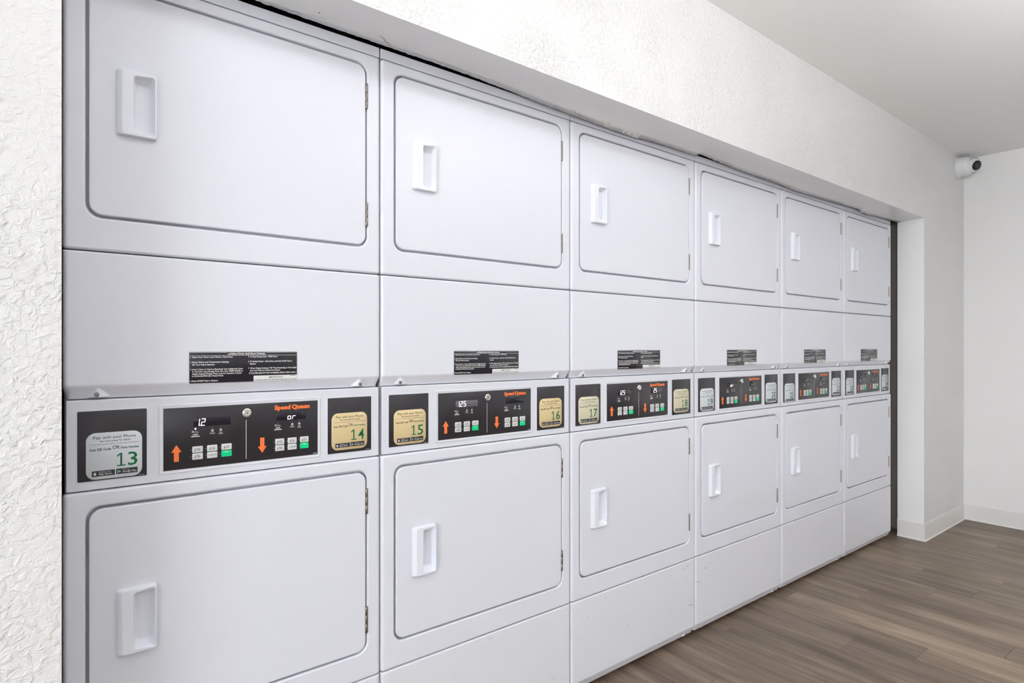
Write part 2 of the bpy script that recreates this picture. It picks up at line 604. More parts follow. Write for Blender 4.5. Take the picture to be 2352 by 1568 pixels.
def flake(x, y, z, s):
    bm = bmesh.new()
    p = [bm.verts.new((x + rnd.uniform(-s, s), y + rnd.uniform(-s, s) * 0.5, z + rnd.uniform(-s, s) * 0.6)) for _ in range(5)]
    bmesh.ops.convex_hull(bm, input=p)
    make('paint_flake', from_bm(bm, 'paint_flake'), 'chip', wall_front)
for x, z, s in ((2.155, 1.962, 0.012), (2.20, 1.957, 0.007), (2.40, 1.953, 0.006), (2.78, 1.950, 0.006), (3.05, 1.949, 0.007), (3.0, 1.949, 0.005)):
    flake(x, WALL_Y + WALL_T - 0.016, z - 0.008, s)

# cove base along the right-hand pier and the right wall
def cove(path, name):
    prof = [(0.0, 0.104), (0.0035, 0.1035), (0.0042, 0.100), (0.0042, 0.018), (0.0060, 0.008), (0.0120, 0.001), (0.0, 0.001)]
    bm = bmesh.new()
    rings = []
    for px, py, nx, ny in path:
        rings.append([bm.verts.new((px + nx * d, py + ny * d, z)) for d, z in prof])
    for a, b in zip(rings, rings[1:]):
        for i in range(len(prof)):
            j = (i + 1) % len(prof)
            bm.faces.new((a[i], b[i], b[j], a[j]))
    bm.faces.new(rings[0]); bm.faces.new(list(reversed(rings[-1])))
    return struct(name, from_bm(bm, name, 0.5), 'base')
cove([(JAMB_R, WALL_Y + WALL_T, -1, 0), (JAMB_R, WALL_Y, -1, -1), (RIGHT_X - 0.0005, WALL_Y, 0, -1)], 'baseboard_front')
cove([(RIGHT_X, WALL_Y, -1, -1), (RIGHT_X, BACK_Y, -1, 0)], 'baseboard_right')
cove([(LEFT_X, WALL_Y, 0, -1), (JAMB_L, WALL_Y, 1, -1), (JAMB_L + 0.0, WALL_Y + 0.06, 0.1, 0)], 'baseboard_left')

# ------------------------------------------------------------------ floor: vinyl planks laid across the room
floor = struct('floor', box('floor', LEFT_X - 0.1, RIGHT_X + 0.1, BACK_Y - 0.1, 1.1, -0.08, -0.004), 'slab')
PW, PL, X_REF = 0.1387, 1.22, 2.7045
PHASE = {-1: -0.608, -2: -0.400, 0: -0.033, 1: -0.812, 7: -0.613, 4: -0.440, 8: -0.210, 12: -0.445}
TONE = {(0, -1): 1.32, (-1, -1): 1.25, (7, -1): 1.12, (6, 0): 1.3, (9, 0): 1.1}
plank_cache = {}
def plank_mesh(wd, ln):
    key = (round(wd, 4), round(ln, 4))
    if key not in plank_cache:
        bm = bmesh.new()
        b, g = 0.0006, 0.0003
        lo = [bm.verts.new((x, y, -0.004)) for x, y in ((g, g), (wd - g, g), (wd - g, ln - g), (g, ln - g))]
        md = [bm.verts.new((x, y, -b)) for x, y in ((g, g), (wd - g, g), (wd - g, ln - g), (g, ln - g))]
        hi = [bm.verts.new((x, y, 0)) for x, y in ((g + b, g + b), (wd - g - b, g + b), (wd - g - b, ln - g - b), (g + b, ln - g - b))]
        for a, c in ((lo, md), (md, hi)):
            for i in range(4):
                j = (i + 1) % 4
                bm.faces.new((a[i], a[j], c[j], c[i]))
        bm.faces.new(hi)
        plank_cache[key] = from_bm(bm, 'plank')
    return plank_cache[key]
rnd = random.Random(11)
c0 = math.floor((LEFT_X - X_REF) / PW)
c1 = math.ceil((RIGHT_X - X_REF) / PW)
for c in range(c0, c1):
    xa, xb = max(X_REF + c * PW, LEFT_X), min(X_REF + (c + 1) * PW, RIGHT_X)
    if xb - xa < 0.01:
        continue
    ph = PHASE.get(c, round(rnd.uniform(-1.2, 0), 3))
    r = -3
    y = ph - 3 * PL
    while y < 0.95:
        ya, yb = max(y, BACK_Y), min(y + PL, 0.98)
        if yb - ya > 0.02:
            o = make('plank', plank_mesh(xb - xa, yb - ya), 'plank', floor, (xa, ya, 0))
            t = TONE.get((c, r), rnd.choice((0.82, 0.9, 0.95, 1.0, 1.0, 1.05, 1.12, 1.2)))
            o.color = (t, t * rnd.uniform(0.985, 1.005), t * rnd.uniform(0.96, 1.01), 1)
        y += PL
        r += 1

# ------------------------------------------------------------------ stacked dryer
cache = {}
def cached(key, fn):
    if key not in cache:
        cache[key] = fn()
    return cache[key]

OX0, OX1 = 0.0385, 0.6445            # door opening in the front panel
DX0, DX1 = 0.0440, 0.6400            # the door
HZ = 0.0668                          # half height of the handle
def handle_warp(zc):
    def f(x, y, z):
        t = (z - zc) / HZ
        k = (1 - min(t * t, 1)) * 0.0034
        m = (x - 0.127) / 0.038
        x += k * max(-1, min(1, m)) * (1 if abs(m) > 0.5 else abs(m) * 2)
        return (x, y, z)
    return f

def front_panel(z0, z1, oz0, oz1):
    L = ease(0.0008, W - 0.0008, z0, z1, 0.0065, 0.0, 0.020, 0.0105, 6, 0.0050, 0.0085)
    b = 0.0045
    for k in range(5):
        a = math.pi / 2 * k / 4
        ins = b * math.sin(a)
        y = b * (1 - math.cos(a))
        L.append((OX0 - b + ins, OX1 + b - ins, oz0 - b + ins, oz1 + b - ins, 0.030 - ins * 0.5, y))
    L.append((OX0, OX1, oz0, oz1, 0.0275, 0.0185))
    return loft('front_panel', L, False, True, 7)

def door_mesh(oz0, oz1, hz):
    z0, z1 = oz0 + 0.0055, oz1 - 0.0055
    L = ease(DX0, DX1, z0, z1, 0.024, -0.0005, 0.0170, 0.003, 4)
    L.append((0.0935, 0.1605, hz - HZ + 0.004, hz + HZ - 0.004, 0.005, -0.0005))
    L.append((0.0935, 0.1605, hz - HZ + 0.004, hz + HZ - 0.004, 0.005, 0.0095))
    return loft('door', L, False, True, 7)

def handle_mesh(hz):
    y = -0.0115
    def r(x0, x1, h, rad, yy):
        return (x0, x1, hz - h, hz + h, rad, yy)
    L = [r(0.0905, 0.1625, HZ, 0.005, 0.001), r(0.0910, 0.1622, HZ - 0.0003, 0.005, -0.0040),
         r(0.0985, 0.1615, HZ - 0.0013, 0.005, y + 0.0016), r(0.1000, 0.1605, HZ - 0.0022, 0.005, y + 0.0004), r(0.1018, 0.1596, HZ - 0.0032, 0.0048, y),
         r(0.1188, 0.1582, HZ - 0.0075, 0.0050, y), r(0.1196, 0.1576, HZ - 0.0085, 0.0052, y + 0.0006), r(0.1203, 0.1570, HZ - 0.0095, 0.0055, y + 0.0022),
         r(0.1215, 0.1560, HZ - 0.0125, 0.0060, y + 0.010), r(0.1240, 0.1545, HZ - 0.0170, 0.0065, y + 0.0165), r(0.1275, 0.1520, HZ - 0.0220, 0.0060, y + 0.0195)]
    wv = handle_warp(hz)
    def warp(x, yy, z):
        # the scoop opens taller towards the hinge side
        x2, _, _ = wv(x, yy, z)
        if yy > -0.0117 and 0.1185 < x < 0.1583 and abs(z - hz) < HZ - 0.006:
            t = (x - 0.1188) / 0.0394
            z = hz + (z - hz) * (1 + 0.085 * (t - 0.45))
        return (x2, yy, z)
    return loft('handle', L, False, True, 6, warp)

def hinge_mesh(h):
    prof = []
    seg = h / 3
    for k in range(3):
        prof += [(0.0030, k * seg + 0.0006), (0.0034, k * seg + 0.0012), (0.0034, (k + 1) * seg - 0.0012), (0.0030, (k + 1) * seg - 0.0006)]
    return lathe('hinge', prof, (0, 0, 1), 10)

def lower_lip_panel(name, z0, zbend, z1, seat=0.0022):
    """flat sheet panel whose lowest edge folds back and in, with two upright screw seats standing out of the fold"""
    ex = [0.0, 0.0006, 0.0016, 0.0032, 0.0052, 0.0078, 0.0105]
    xs = [0.0008 + e for e in ex] + [W - 0.0008 - e for e in ex] + [0.0113 + (W - 0.0226) * k / 40 for k in range(1, 40)]
    for sx in (0.057, W - 0.057):
        xs += [sx + 0.022 * k / 14 for k in range(-14, 15)]
    xs = sorted(set(round(x, 6) for x in xs))
    D = 0.0125
    rows = [(z1 - 0.0003, 0.0180), (z1 - 0.0003, 0.0050), (z1 - 0.0010, 0.0024), (z1 - 0.0024, 0.0008), (z1 - 0.0048, 0.0)]
    rows += [(zbend + 0.004, 0.0), (zbend + 0.0015, 0.0003), (zbend - 0.0015, 0.0016)]
    nz = 18
    for k in range(1, nz):
        t = k / nz
        rows.append((zbend - 0.0015 + (z0 + 0.0030 - zbend + 0.0015) * t, 0.0016 + (D - 0.0016) * t))
    rows += [(z0 + 0.0030, D), (z0 + 0.0012, D + 0.0004), (z0 + 0.0002, D + 0.0016), (z0, D + 0.006)]
    bm = bmesh.new()
    grid = []
    h = zbend - z0
    for z, y in rows:
        row = []
        for x in xs:
            yy = y
            if z0 + 0.0025 < z < zbend:
                d = min(abs(x - 0.057), abs(x - W + 0.057)) / 0.0205
                if d < 1.05:
                    yy = min(yy, seat + (0.0127 - seat) * d ** 1.4)
            e = min(x - 0.0008, W - 0.0008 - x)
            if e < 0.0105:
                t = 1 - e / 0.0105
                yy += 0.0085 * (1 - math.sqrt(max(0, 1 - t * t)))
                if e <= 1e-6:
                    yy = max(yy, 0.018)
            xx = x
            if z < zbend:
                lim = 0.006 * (zbend - z) / h
                xx = W / 2 + (x - W / 2) * (W / 2 - lim) / (W / 2)
            row.append(bm.verts.new((xx, yy, z)))
        grid.append(row)
    for a, b in zip(grid, grid[1:]):
        for i in range(len(xs) - 1):
            bm.faces.new((a[i], a[i + 1], b[i + 1], b[i]))
    return from_bm(bm, name, 0.9)

def screw_mesh():
    return lathe('screw', [(0.0046, 0.0), (0.0046, 0.0012), (0.0036, 0.0026), (0.0018, 0.0030), (0.0016, 0.0016), (0.0, 0.0016)], (0, -1, -0.15), 14, cap=False)

# --- print on the control overlay
def arrow(xc, z_tip, z_base, z_end, hw, sw):
    return [poly([(xc - hw, z_base), (xc + hw, z_base), (xc, z_tip)] if z_tip > z_base else [(xc - hw, z_base), (xc, z_tip), (xc + hw, z_base)]),
            bar(xc - sw, xc + sw, min(z_base, z_end), max(z_base, z_end))]

BTN_L = [(0.2313, 0.2526), (0.2611, 0.2824), (0.2908, 0.3127)]
BTN_R = [(0.4099, 0.4313), (0.4393, 0.4610), (0.4692, 0.4904)]
ROWS = [(0.9472, 0.9606), (0.9322, 0.9459)]

def icon_items(xs):
    a, b, c = xs
    it = []
    # coin and card
    it += [ring2d(a - 0.0045, 0.9928, 0.0011, 0.0019, 10), bar(a - 0.0070, a - 0.0063, 0.9905, 0.9952),
           poly([(a - 0.0022, 0.9895), (a - 0.0014, 0.9895), (a + 0.0014, 0.9952), (a + 0.0006, 0.9952)]),
           bar(a + 0.0018, a + 0.0032, 0.9903, 0.9925), bar(a + 0.0040, a + 0.0054, 0.9903, 0.9922)]
    it += [bar(a - 0.0050, a + 0.0048, 0.9855, 0.9874), bar(a - 0.0085, a + 0.0085, 0.9815, 0.9835)]
    # heat waves over a line
    for k in (-1, 0, 1):
        x = b + k * 0.0018
        it.append(poly([(x - 0.0009, 0.9895), (x + 0.0002, 0.9895), (x + 0.0009, 0.9925), (x + 0.0004, 0.9952), (x - 0.0006, 0.9952), (x - 0.0002, 0.9925)]))
    it.append(text('DRYING', b - 0.0050, b + 0.0050, 0.9853, 0.0021, 0.03))
    # drum
    it += [ring2d(c, 0.9928, 0.0011, 0.0026, 12), text('COOL', c - 0.0036, c + 0.0036, 0.9863, 0.0019, 0.03), text('DOWN', c - 0.0043, c + 0.0043, 0.9832, 0.0019, 0.03)]
    return it

def button_print(cols):
    it, wh = [], []
    def therm(x, zc):
        return [bar(x - 0.0005, x + 0.0005, zc - 0.0018, zc + 0.0030), disc(x, zc - 0.0024, 0.0012, 8)]
    for (x0, x1), words in zip(cols, (('HIGH', 'TEMP'), ('LOW', 'TEMP'), ('NO', 'HEAT'))):
        zc = sum(ROWS[0]) / 2
        it += therm(x0 + 0.0060, zc)
        it += [text(words[0], x0 + 0.0090, x0 + 0.0160, zc + 0.0005, 0.0020, 0.01), text(words[1], x0 + 0.0090, x0 + 0.0165, zc - 0.0026, 0.0020, 0.01)]
    zc = sum(ROWS[1]) / 2
    x0 = cols[0][0]
    it += therm(x0 + 0.0060, zc)
    it += [text('MED', x0 + 0.0090, x0 + 0.0155, zc + 0.0005, 0.0020, 0.01), text('TEMP', x0 + 0.0090, x0 + 0.0165, zc - 0.0026, 0.0020, 0.01)]
    x0 = cols[1][0]
    it += [ring2d(x0 + 0.0033, zc, 0.0009, 0.0013, 8), text('DELICATE', x0 + 0.0062, x0 + 0.0193, zc - 0.0010, 0.0021, 0.01)]
    x0 = cols[2][0]
    wh.append(text('START', x0 + 0.0062, x0 + 0.0152, ROWS[1][1] - 0.0040, 0.0022, 0.02))
    return it, wh

LBX0, LBX1, LBZ0, LBZ1 = 0.2238, 0.4605, 1.0968, 1.1658
def label_print():
    def X(p):
        f = (p - 60) / 2230
        f = f + 0.05 * f * (f - 1)
        return LBX0 + (LBX1 - LBX0) * f
    def Z(f):
        return LBZ1 - (LBZ1 - LBZ0) * f
    c = 0.0031
    rows = [('1.', 85, 105, .165), ('Open Dryer Door, Load Clothes, Close Door.', 118, 940, .165),
            ('2.', 85, 105, .325), ('Select Fabric and Temperature Settings', 118, 855, .325), ('OR Turn Fabric Selector.', 118, 575, .405),
            ('3.', 85, 105, .552), ('Insert Coins or Card as Required. Use Additional Coins', 118, 1140, .552), ('or Card for more Drying Time, OR, Turn TIMER KNOB to', 118, 1140, .622),
            ('obtain desired Drying Time. Last 3-5 minutes of Cycle', 118, 1112, .692), ('is COOL-DOWN (No Heat) Period.', 118, 745, .762),
            ('4.', 85, 105, .915), ('Push START Pad or Button.', 118, 638, .915),
            ('5.', 1250, 1272, .165), ('To Stop Drying Cycle - OPEN Door.', 1288, 1870, .165),
            ('6.', 1250, 1272, .322), ('To Restart Dryer - Close Door and Push START Pad or', 1288, 2182, .322), ('Button.', 1288, 1412, .402),
            ('7.', 1250, 1272, .548), ('When Display Indicates "00" Time Remaining or Panel Light', 1288, 2270, .548), ('goes out, Remove Clothes from Dryer.', 1288, 1930, .622),
            ('IF CLOTHES ARE NOT DRY AS DESIRED, REPEAT STEPS 3 AND 4.', 1270, 2272, .712)]
    it = [text(s, X(a), X(b), Z(f + 0.022), c, 0.028) for s, a, b, f in rows]
    it.append(text('-OPERATING INSTRUCTIONS-', X(825), X(1615), Z(0.098), 0.0040, 0.022))
    it.append(bar(X(75), X(2275), Z(0.122), Z(0.113)))
    it += [bar(X(75), X(815), Z(0.030), Z(0.024)), bar(X(1625), X(2275), Z(0.030), Z(0.024))]
    ink = [text('IMPORTANT:', X(1685), X(1995), Z(0.885), 0.0037, 0.012), text('CLEAN LINT FILTER BEFORE EACH LOAD', X(1380), X(2272), Z(0.970), 0.0034, 0.012),
           bar(X(2130), X(2250), Z(0.828), Z(0.812))]
    return it, ink, (X(1362), LBX1 - 0.0006, LBZ0 + 0.0008, Z(0.795))

SW, SH = 0.0972, 0.0925
def sticker_print(x0, z0):
    X = lambda f: x0 + SW * f
    Z = lambda f: z0 + SH * (1 - f)
    green = [text('Pay', X(.12), X(.255), Z(.134), SH * .060, 0.004), text('Enter Number', X(.615), X(.945), Z(.375), SH * .045, 0.02)]
    ink = [text('with your Phone', X(.285), X(.88), Z(.134), SH * .060, 0.0), text('See room poster for details', X(.24), X(.78), Z(.205), SH * .042, 0.0),
           text('Scan QR Code', X(.06), X(.44), Z(.385), SH * .050, 0.02), text('OR', X(.462), X(.59), Z(.375), SH * .078, 0.004)]
    grey = [text('To start the machine, follow the prompt in the app to', X(.05), X(.95), Z(.262), SH * .028, 0.0)]
    b1 = (X(.10), X(.505), Z(.935), Z(.815))
    b2 = (X(.525), X(.915), Z(.930), Z(.810))
    wt = [text('Available on the', b1[0] + SW * .115, b1[1] - SW * .07, b1[2] + SH * .078, SH * .022, 0.0), text('App Store', b1[0] + SW * .115, b1[1] - SW * .06, b1[2] + SH * .028, SH * .038, 0.01),
          text('GET IT ON', b2[0] + SW * .12, b2[0] + SW * .24, b2[2] + SH * .080, SH * .018, 0.0), text('Google Play', b2[0] + SW * .115, b2[1] - SW * .02, b2[2] + SH * .032, SH * .036, 0.01)]
    # fruit silhouette with a bite and a leaf
    cx, cz, s = b1[0] + SW * .055, b1[2] + SH * .054, SH * .030
    fruit = [(-.15, -1), (.0, -.9), (.2, -1), (.55, -.8), (.85, -.25), (.55, -.02), (.50, .35), (.78, .62), (.45, .85), (.0, .70), (-.45, .85), (-.85, .5), (-.9, -.1), (-.6, -.75)]
    wt.append(poly([(cx + a * s, cz + b * s) for a, b in fruit]))
    wt.append(poly([(cx + a * s, cz + b * s) for a, b in ((.0, .95), (.35, 1.1), (.42, 1.5), (.08, 1.3))]))
    px, pz, h = b2[0] + SW * .022, b2[2] + SH * .055, SH * .040
    tri = dict(blue=[(0, -1), (.85, 0), (0, 1)], green=[(0, 1), (.85, 0), (1.25, .32)], red=[(0, -1), (1.25, -.32), (.85, 0)], yellow=[(.85, 0), (1.25, -.32), (1.75, 0), (1.25, .32)])
    tri = {k: poly([(px + a * h, pz + b * h) for a, b in v]) for k, v in tri.items()}
    return green, ink, grey, (b1, b2), wt, tri

def numerals(s, x0, x1, zb, cap):
    out = []
    wd = (x1 - x0) / 2
    for k, ch in enumerate(s):
        a = x0 + k * wd
        if ch == '1':
            st = cap * 0.13
            xm = a + wd * 0.44
            out += [bar(a + wd * 0.06, a + wd * 0.84, zb, zb + cap * 0.085), bar(xm - st / 2, xm + st / 2, zb + cap * 0.085, zb + cap),
                    poly([(xm - st / 2, zb + cap), (a + wd * 0.03, zb + cap * 0.80), (a + wd * 0.10, zb + cap * 0.72), (xm - st / 2, zb + cap * 0.87)])]
        else:
            out.append(text(ch, a + wd * 0.06, a + wd * 0.94, zb, cap, 0.007))
    return out

YC = 0.0060          # face of the control panel
OVZ0, OVZ1, OVX0, OVX1 = 0.9145, 1.0460, 0.1756, 0.5132
DISPLAYS = {  # text, dots, start x, digit height, width
    0: (('12', 0.2370, (0,)), ('or', 0.4385, ())),
    1: (('125', 0.2370, (0,)), None),
    2: (('125', 0.2370, (0,)), ('25', 0.4270, ())),
    3: (('or', 0.2590, ()), None), 4: (None, None), 5: (None, None)}
STICKER_MAT = ['pale', 'tan', 'tan', 'tan', 'cream', 'cream', 'pale', 'pale', 'pale', 'pale', 'pale', 'pale']  # differing foil reflections put into the cream and pale base colours

LABELS = [
    'white stacked dryer numbered 13 and 14, first of the row by the textured wall end',
    'white stacked dryer numbered 15 and 16 with a hazy lit display reading 1.25',
    'white stacked dryer numbered 17 and 18 with scuffed kick panel',
    'white stacked dryer numbered 19 and 20 between dryers 18 and 21',
    'white stacked dryer numbered 21 and 22, next to last before the wall return',
    'white stacked dryer numbered 23 and 24, last of the row beside the wall return']

def build_dryer(i):
    wk = JX[i + 1] - JX[i] - 0.0012
    root = thing('stacked_dryer', LABELS[i], 'dryer', (JX[i], 0, 0), 'stacked dryers set into the wall')
    root.scale = (wk / W, 1, 1)
    def part(name, key, fn, mat, parent=root, loc=(0, 0, 0), smooth=False):
        return make(name, cached(key, fn), mat, parent, loc, smooth)
    part('cabinet', 'cabinet', lambda: loft('cabinet', ease(0.004, W - 0.004, 0.026, 1.930, 0.002, 0.0205, 0.65, 0.0008, 1), True, True), 'steel_side')
    part('top_cover', 'top', lambda: loft('top_cover', ease(0.0012, W - 0.0012, ZT + 0.0012, 1.9590, 0.0015, 0.0032, 0.67, 0.0020, 3), True, True), 'enamel', smooth=True)
    for fx in (0.05, W - 0.05):
        for fy in (0.13, 0.60):
            part('foot', 'foot', lambda: lathe('foot', [(0.020, 0), (0.020, 0.006), (0.014, 0.010), (0.006, 0.012), (0.006, 0.028)], (0, 0, 1), 14), 'rubber', loc=(fx, fy, 0))
    # the two drying compartments
    for key, z0, z1, oz0, oz1, hz, hinges in (
            ('u', ZA + 0.0012, ZT - 0.0008, 1.4325, 1.9045, 1.6698, ((1.4863, 1.5490), (1.7887, 1.8545))),
            ('l', ZD + 0.0012, ZC - 0.0010, 0.3920, 0.8605, 0.6203, ((0.4415, 0.5090), (0.7470, 0.8130)))):
        part('front_panel', 'panel' + key, lambda: front_panel(z0, z1, oz0, oz1), 'enamel', smooth=True)
        d = part('door', 'door' + key, lambda: door_mesh(oz0, oz1, hz), 'enamel', smooth=True)
        part('handle', 'handle' + key, lambda: handle_mesh(hz), 'handle', d, smooth=True)
        for ha, hb in hinges:
            part('hinge', 'hinge%.4f' % (hb - ha), lambda: hinge_mesh(hb - ha), 'hinge', d, (DX1 + 0.0022, 0.0004, ha))
    # the panel that carries the operating instructions, and the kick panel
    up = part('upper_access_panel', 'upanel', lambda: lower_lip_panel('upper_access_panel', ZB + 0.0012, 1.0982, ZA - 0.0010), 'enamel', smooth=True)
    kp = part('kick_panel', 'kpanel', lambda: lower_lip_panel('kick_panel', 0.0190, 0.0470, ZD - 0.0010, 0.0078), 'enamel_low', smooth=True)
    for pn, zz, mt in ((up, ZB + 0.0050, 'enamel'), (kp, 0.0235, 'enamel_low')):
        for sx in (0.057, W - 0.057):
            part('screw', 'screw', screw_mesh, 'screw', pn, (sx, 0.0030 if pn is up else 0.0082, zz + 0.0045))
    lb = part('instruction_label', 'label', lambda: loft('instruction_label', ease(LBX0, LBX1, LBZ0, LBZ1, 0.003, -0.0004, 0.0004, 0.0001, 1)), 'label')
    lt, li, bx_ = cached('labelprint', label_print)
    def border():
        a = rr(LBX0 + 0.0003, LBX1 - 0.0003, LBZ0 + 0.0003, LBZ1 - 0.0003, 0.003, 4)
        b = rr(LBX0 + 0.0009, LBX1 - 0.0009, LBZ0 + 0.0009, LBZ1 - 0.0009, 0.0024, 4)
        n = len(a)
        return print_mesh('label_border', [(a + b, [(k, (k + 1) % n, n + (k + 1) % n, n + k) for k in range(n)])], -0.0006)
    part('label_border', 'lborder', border, 'label_edge', lb)
    part('notice_box', 'lbox', lambda: print_mesh('notice_box', [poly(rr(*bx_, 0.0012, 3))], -0.0006), 'white', lb)
    part('label_lettering', 'ltext', lambda: print_mesh('label_lettering', lt, -0.0006), 'white', lb)
    part('notice_lettering', 'lnote', lambda: print_mesh('notice_lettering', li, -0.0008), 'ink', lb)

    # control panel
    cp = part('control_panel', 'control', lambda: loft('control_panel', ease(0.0062, W - 0.0022, ZC + 0.0012, ZB - 0.0010, 0.003, YC, 0.0140, 0.0025, 4)), 'control', smooth=True)
    def bezel():
        x0, x1, z0, z1, y = 0.1668, 0.5205, 0.9075, 1.0545, YC
        L = [(x0, x1, z0, z1, 0.005, y + 0.001), (x0 + 0.0004, x1 - 0.0004, z0 + 0.0004, z1 - 0.0004, 0.0047, y - 0.0012), (x0 + 0.0012, x1 - 0.0012, z0 + 0.0012, z1 - 0.0012, 0.004, y - 0.0018),
             (x0 + 0.0030, x1 - 0.0026, z0 + 0.0024, z1 - 0.0030, 0.003, y - 0.0018), (x0 + 0.0040, x1 - 0.0034, z0 + 0.0032, z1 - 0.0040, 0.002, y - 0.0010),
             (OVX0 - 0.0006, OVX1 + 0.0006, OVZ0 - 0.0006, OVZ1 + 0.0006, 0.001, y - 0.0010), (OVX0 - 0.0002, OVX1 + 0.0002, OVZ0 - 0.0002, OVZ1 + 0.0002, 0.001, y + 0.001)]
        return loft('bezel', L, False, False)
    part('bezel', 'bezel', bezel, 'control', cp, smooth=True)
    yo = YC - 0.0007
    part('overlay', 'overlay', lambda: loft('overlay', ease(OVX0, OVX1, OVZ0, OVZ1, 0.0008, yo, 0.0010, 0.0001, 1)), 'black', cp)
    for k, (a, b) in enumerate(((0.2340, 0.3103), (0.4130, 0.4835))):
        lit = (i == 1 and k == 0)
        part('display_window', 'win%d%d' % (k, lit), lambda: loft('display_window', ease(a, b, 1.0032, 1.0216, 0.0006, yo - 0.0002, 0.0002, 0.0001, 1)), 'window_lit' if lit else 'window', cp)
        D_ = DISPLAYS[i][k]
        if D_:
            s, x0, dots = D_
            small = s == 'or'
            me = print_mesh('digits', segments(s, x0, 1.0046, 0.0158, 0.0084, 0.0030, 0.0016, 0.10, dots), yo - 0.0005)
            make('digits', me, 'digit', cp)
    lk = part('lock', 'lock', lambda: lathe('lock', [(0.0105, -0.001), (0.0105, 0.0030), (0.0100, 0.0042), (0.0084, 0.0052), (0.0068, 0.0052), (0.0064, 0.0040), (0.0050, 0.0040), (0.0046, 0.0050), (0.0, 0.0050)], (0, -1, 0), 24, cap=False), 'chrome', cp, (0.3451, yo, 1.0268))
    part('keyhole', 'keyhole', lambda: lathe('keyhole', [(0.0, 0.0), (0.0014, 0.0), (0.0014, 0.0003), (0.0, 0.0003)], (0, -1, 0), 10, cap=False), 'dark', cp, (0.3451, yo - 0.0050, 1.0268))
    part('divider_line', 'divider', lambda: print_mesh('divider_line', [bar(0.3434, 0.3446, 0.9221, 1.0105)], yo - 0.0002), 'white', cp)
    part('up_arrow', 'up', lambda: print_mesh('up_arrow', arrow(0.2003, 0.9673, 0.9515, 0.9317, 0.0100, 0.0048), yo - 0.0002), 'orange', cp)
    part('down_arrow', 'down', lambda: print_mesh('down_arrow', arrow(0.3801, 0.9317, 0.9470, 0.9670, 0.0100, 0.0048), yo - 0.0002), 'orange', cp)
    def logo():
        it = [text('Speed', 0.4084, 0.4462, 1.0292, 0.0096, 0.055), text('Queen', 0.4490, 0.4934, 1.0292, 0.0096, 0.055)]
        return print_mesh('brand_lettering', it, yo - 0.0002)
    part('brand_lettering', 'logo', logo, 'orange', cp)
    part('icon_print', 'icons', lambda: print_mesh('icon_print', icon_items((0.2377, 0.2722, 0.2895)) + icon_items((0.4164, 0.4502, 0.4675)) + [bar(0.5020, 0.5110, 0.9170, 0.9184)], yo - 0.0002), 'white', cp)
    ink, wh = cached('btnprint', lambda: tuple(a + b for a, b in zip(button_print(BTN_L), button_print(BTN_R))))
    for cols in (BTN_L, BTN_R):
        for r_, (za, zb) in enumerate(ROWS):
            for c_, (xa, xb) in enumerate(cols):
                g = r_ == 1 and c_ == 2
                wd = xb - xa
                part('button', 'btn%d%.4f' % (g, wd), lambda: loft('button', ease(0, wd, 0, 0.0136, 0.0016, -0.0006, 0.0006, 0.0003, 2)), 'start' if g else 'button', cp, (xa, yo, za))
                part('indicator_light', 'led', lambda: lathe('indicator_light', [(0.0011, 0), (0.0009, 0.0004), (0.0, 0.0005)], (0, -1, 0), 8, cap=False), 'led', cp, (xa - 0.0030, yo, (za + zb) / 2))
    for k, xs in enumerate(((0.2377, 0.2722, 0.2895), (0.4164, 0.4502, 0.4675))):
        for j, x in enumerate(xs):
            on = (i == 0 and k == 0 and j == 0)
            part('indicator_light', 'led2%d' % on, lambda: lathe('indicator_light', [(0.0019 if on else 0.0009, 0), (0.0014 if on else 0.0007, 0.0005), (0.0, 0.0006)], (0, -1, 0), 10, cap=False), 'led_on' if on else 'led', cp, (x, yo, 0.9990))
    part('button_lettering', 'btnink', lambda: print_mesh('button_lettering', ink, yo - 0.0009), 'ink', cp)
    part('start_lettering', 'btnwh', lambda: print_mesh('start_lettering', wh, yo - 0.0009), 'white', cp)
    # black plates with the payment stickers
    for k, (a, b, sx, sz) in enumerate(((0.0250, 0.1446, 0.0391, 0.9128), (0.5395, 0.6580, 0.5494, 0.9178))):
        def plate():
            L = [(a - 0.0022, b + 0.0022, 0.9083, 1.0512, 0.003, YC + 0.0004), (a - 0.0015, b + 0.0015, 0.9090, 1.0505, 0.003, YC - 0.0006), (a - 0.0006, b + 0.0006, 0.9099, 1.0496, 0.0024, YC - 0.0006), (a, b, 0.9105, 1.0490, 0.002, YC + 0.0002)]
            return loft('plate_rim', L, False, False)
        part('plate_rim', 'rim%d' % k, plate, 'control', cp, smooth=True)
        part('cover_plate', 'plate%d' % k, lambda: loft('cover_plate', ease(a, b, 0.9105, 1.0490, 0.002, YC - 0.0003, 0.0006, 0.0001, 1)), 'plate', cp)
        part('plate_mark', 'pmark%d' % k, lambda: print_mesh('plate_mark', [bar(b - 0.0150, b - 0.0040, 0.9128, 0.9142)], YC - 0.0005), 'grey', cp)
        idx = 2 * i + k
        dz = (-0.0050 if idx == 8 else 0.0) + (0.0015 if idx in (2, 4) else 0.0)
        ys = YC - 0.0006
        smat = STICKER_MAT[idx]
        st = part('pay_sticker', 'stk%d%s' % (k, smat), lambda: loft('pay_sticker', ease(sx, sx + SW, sz, sz + SH, 0.0165, ys, 0.0003, 0.0001, 1), False, True, 8), smat, root, (0, 0, dz))
        st['label'] = 'rounded pay by phone sticker numbered %d' % (13 + idx)
        green, sink, sgrey, badges, wt, tri = cached('sp%d' % k, lambda: sticker_print(sx, sz))
        part('green_lettering', 'sg%d' % k, lambda: print_mesh('green_lettering', green, ys - 0.0002), 'green', st)
        part('black_lettering', 'si%d' % k, lambda: print_mesh('black_lettering', sink, ys - 0.0002), 'ink', st)
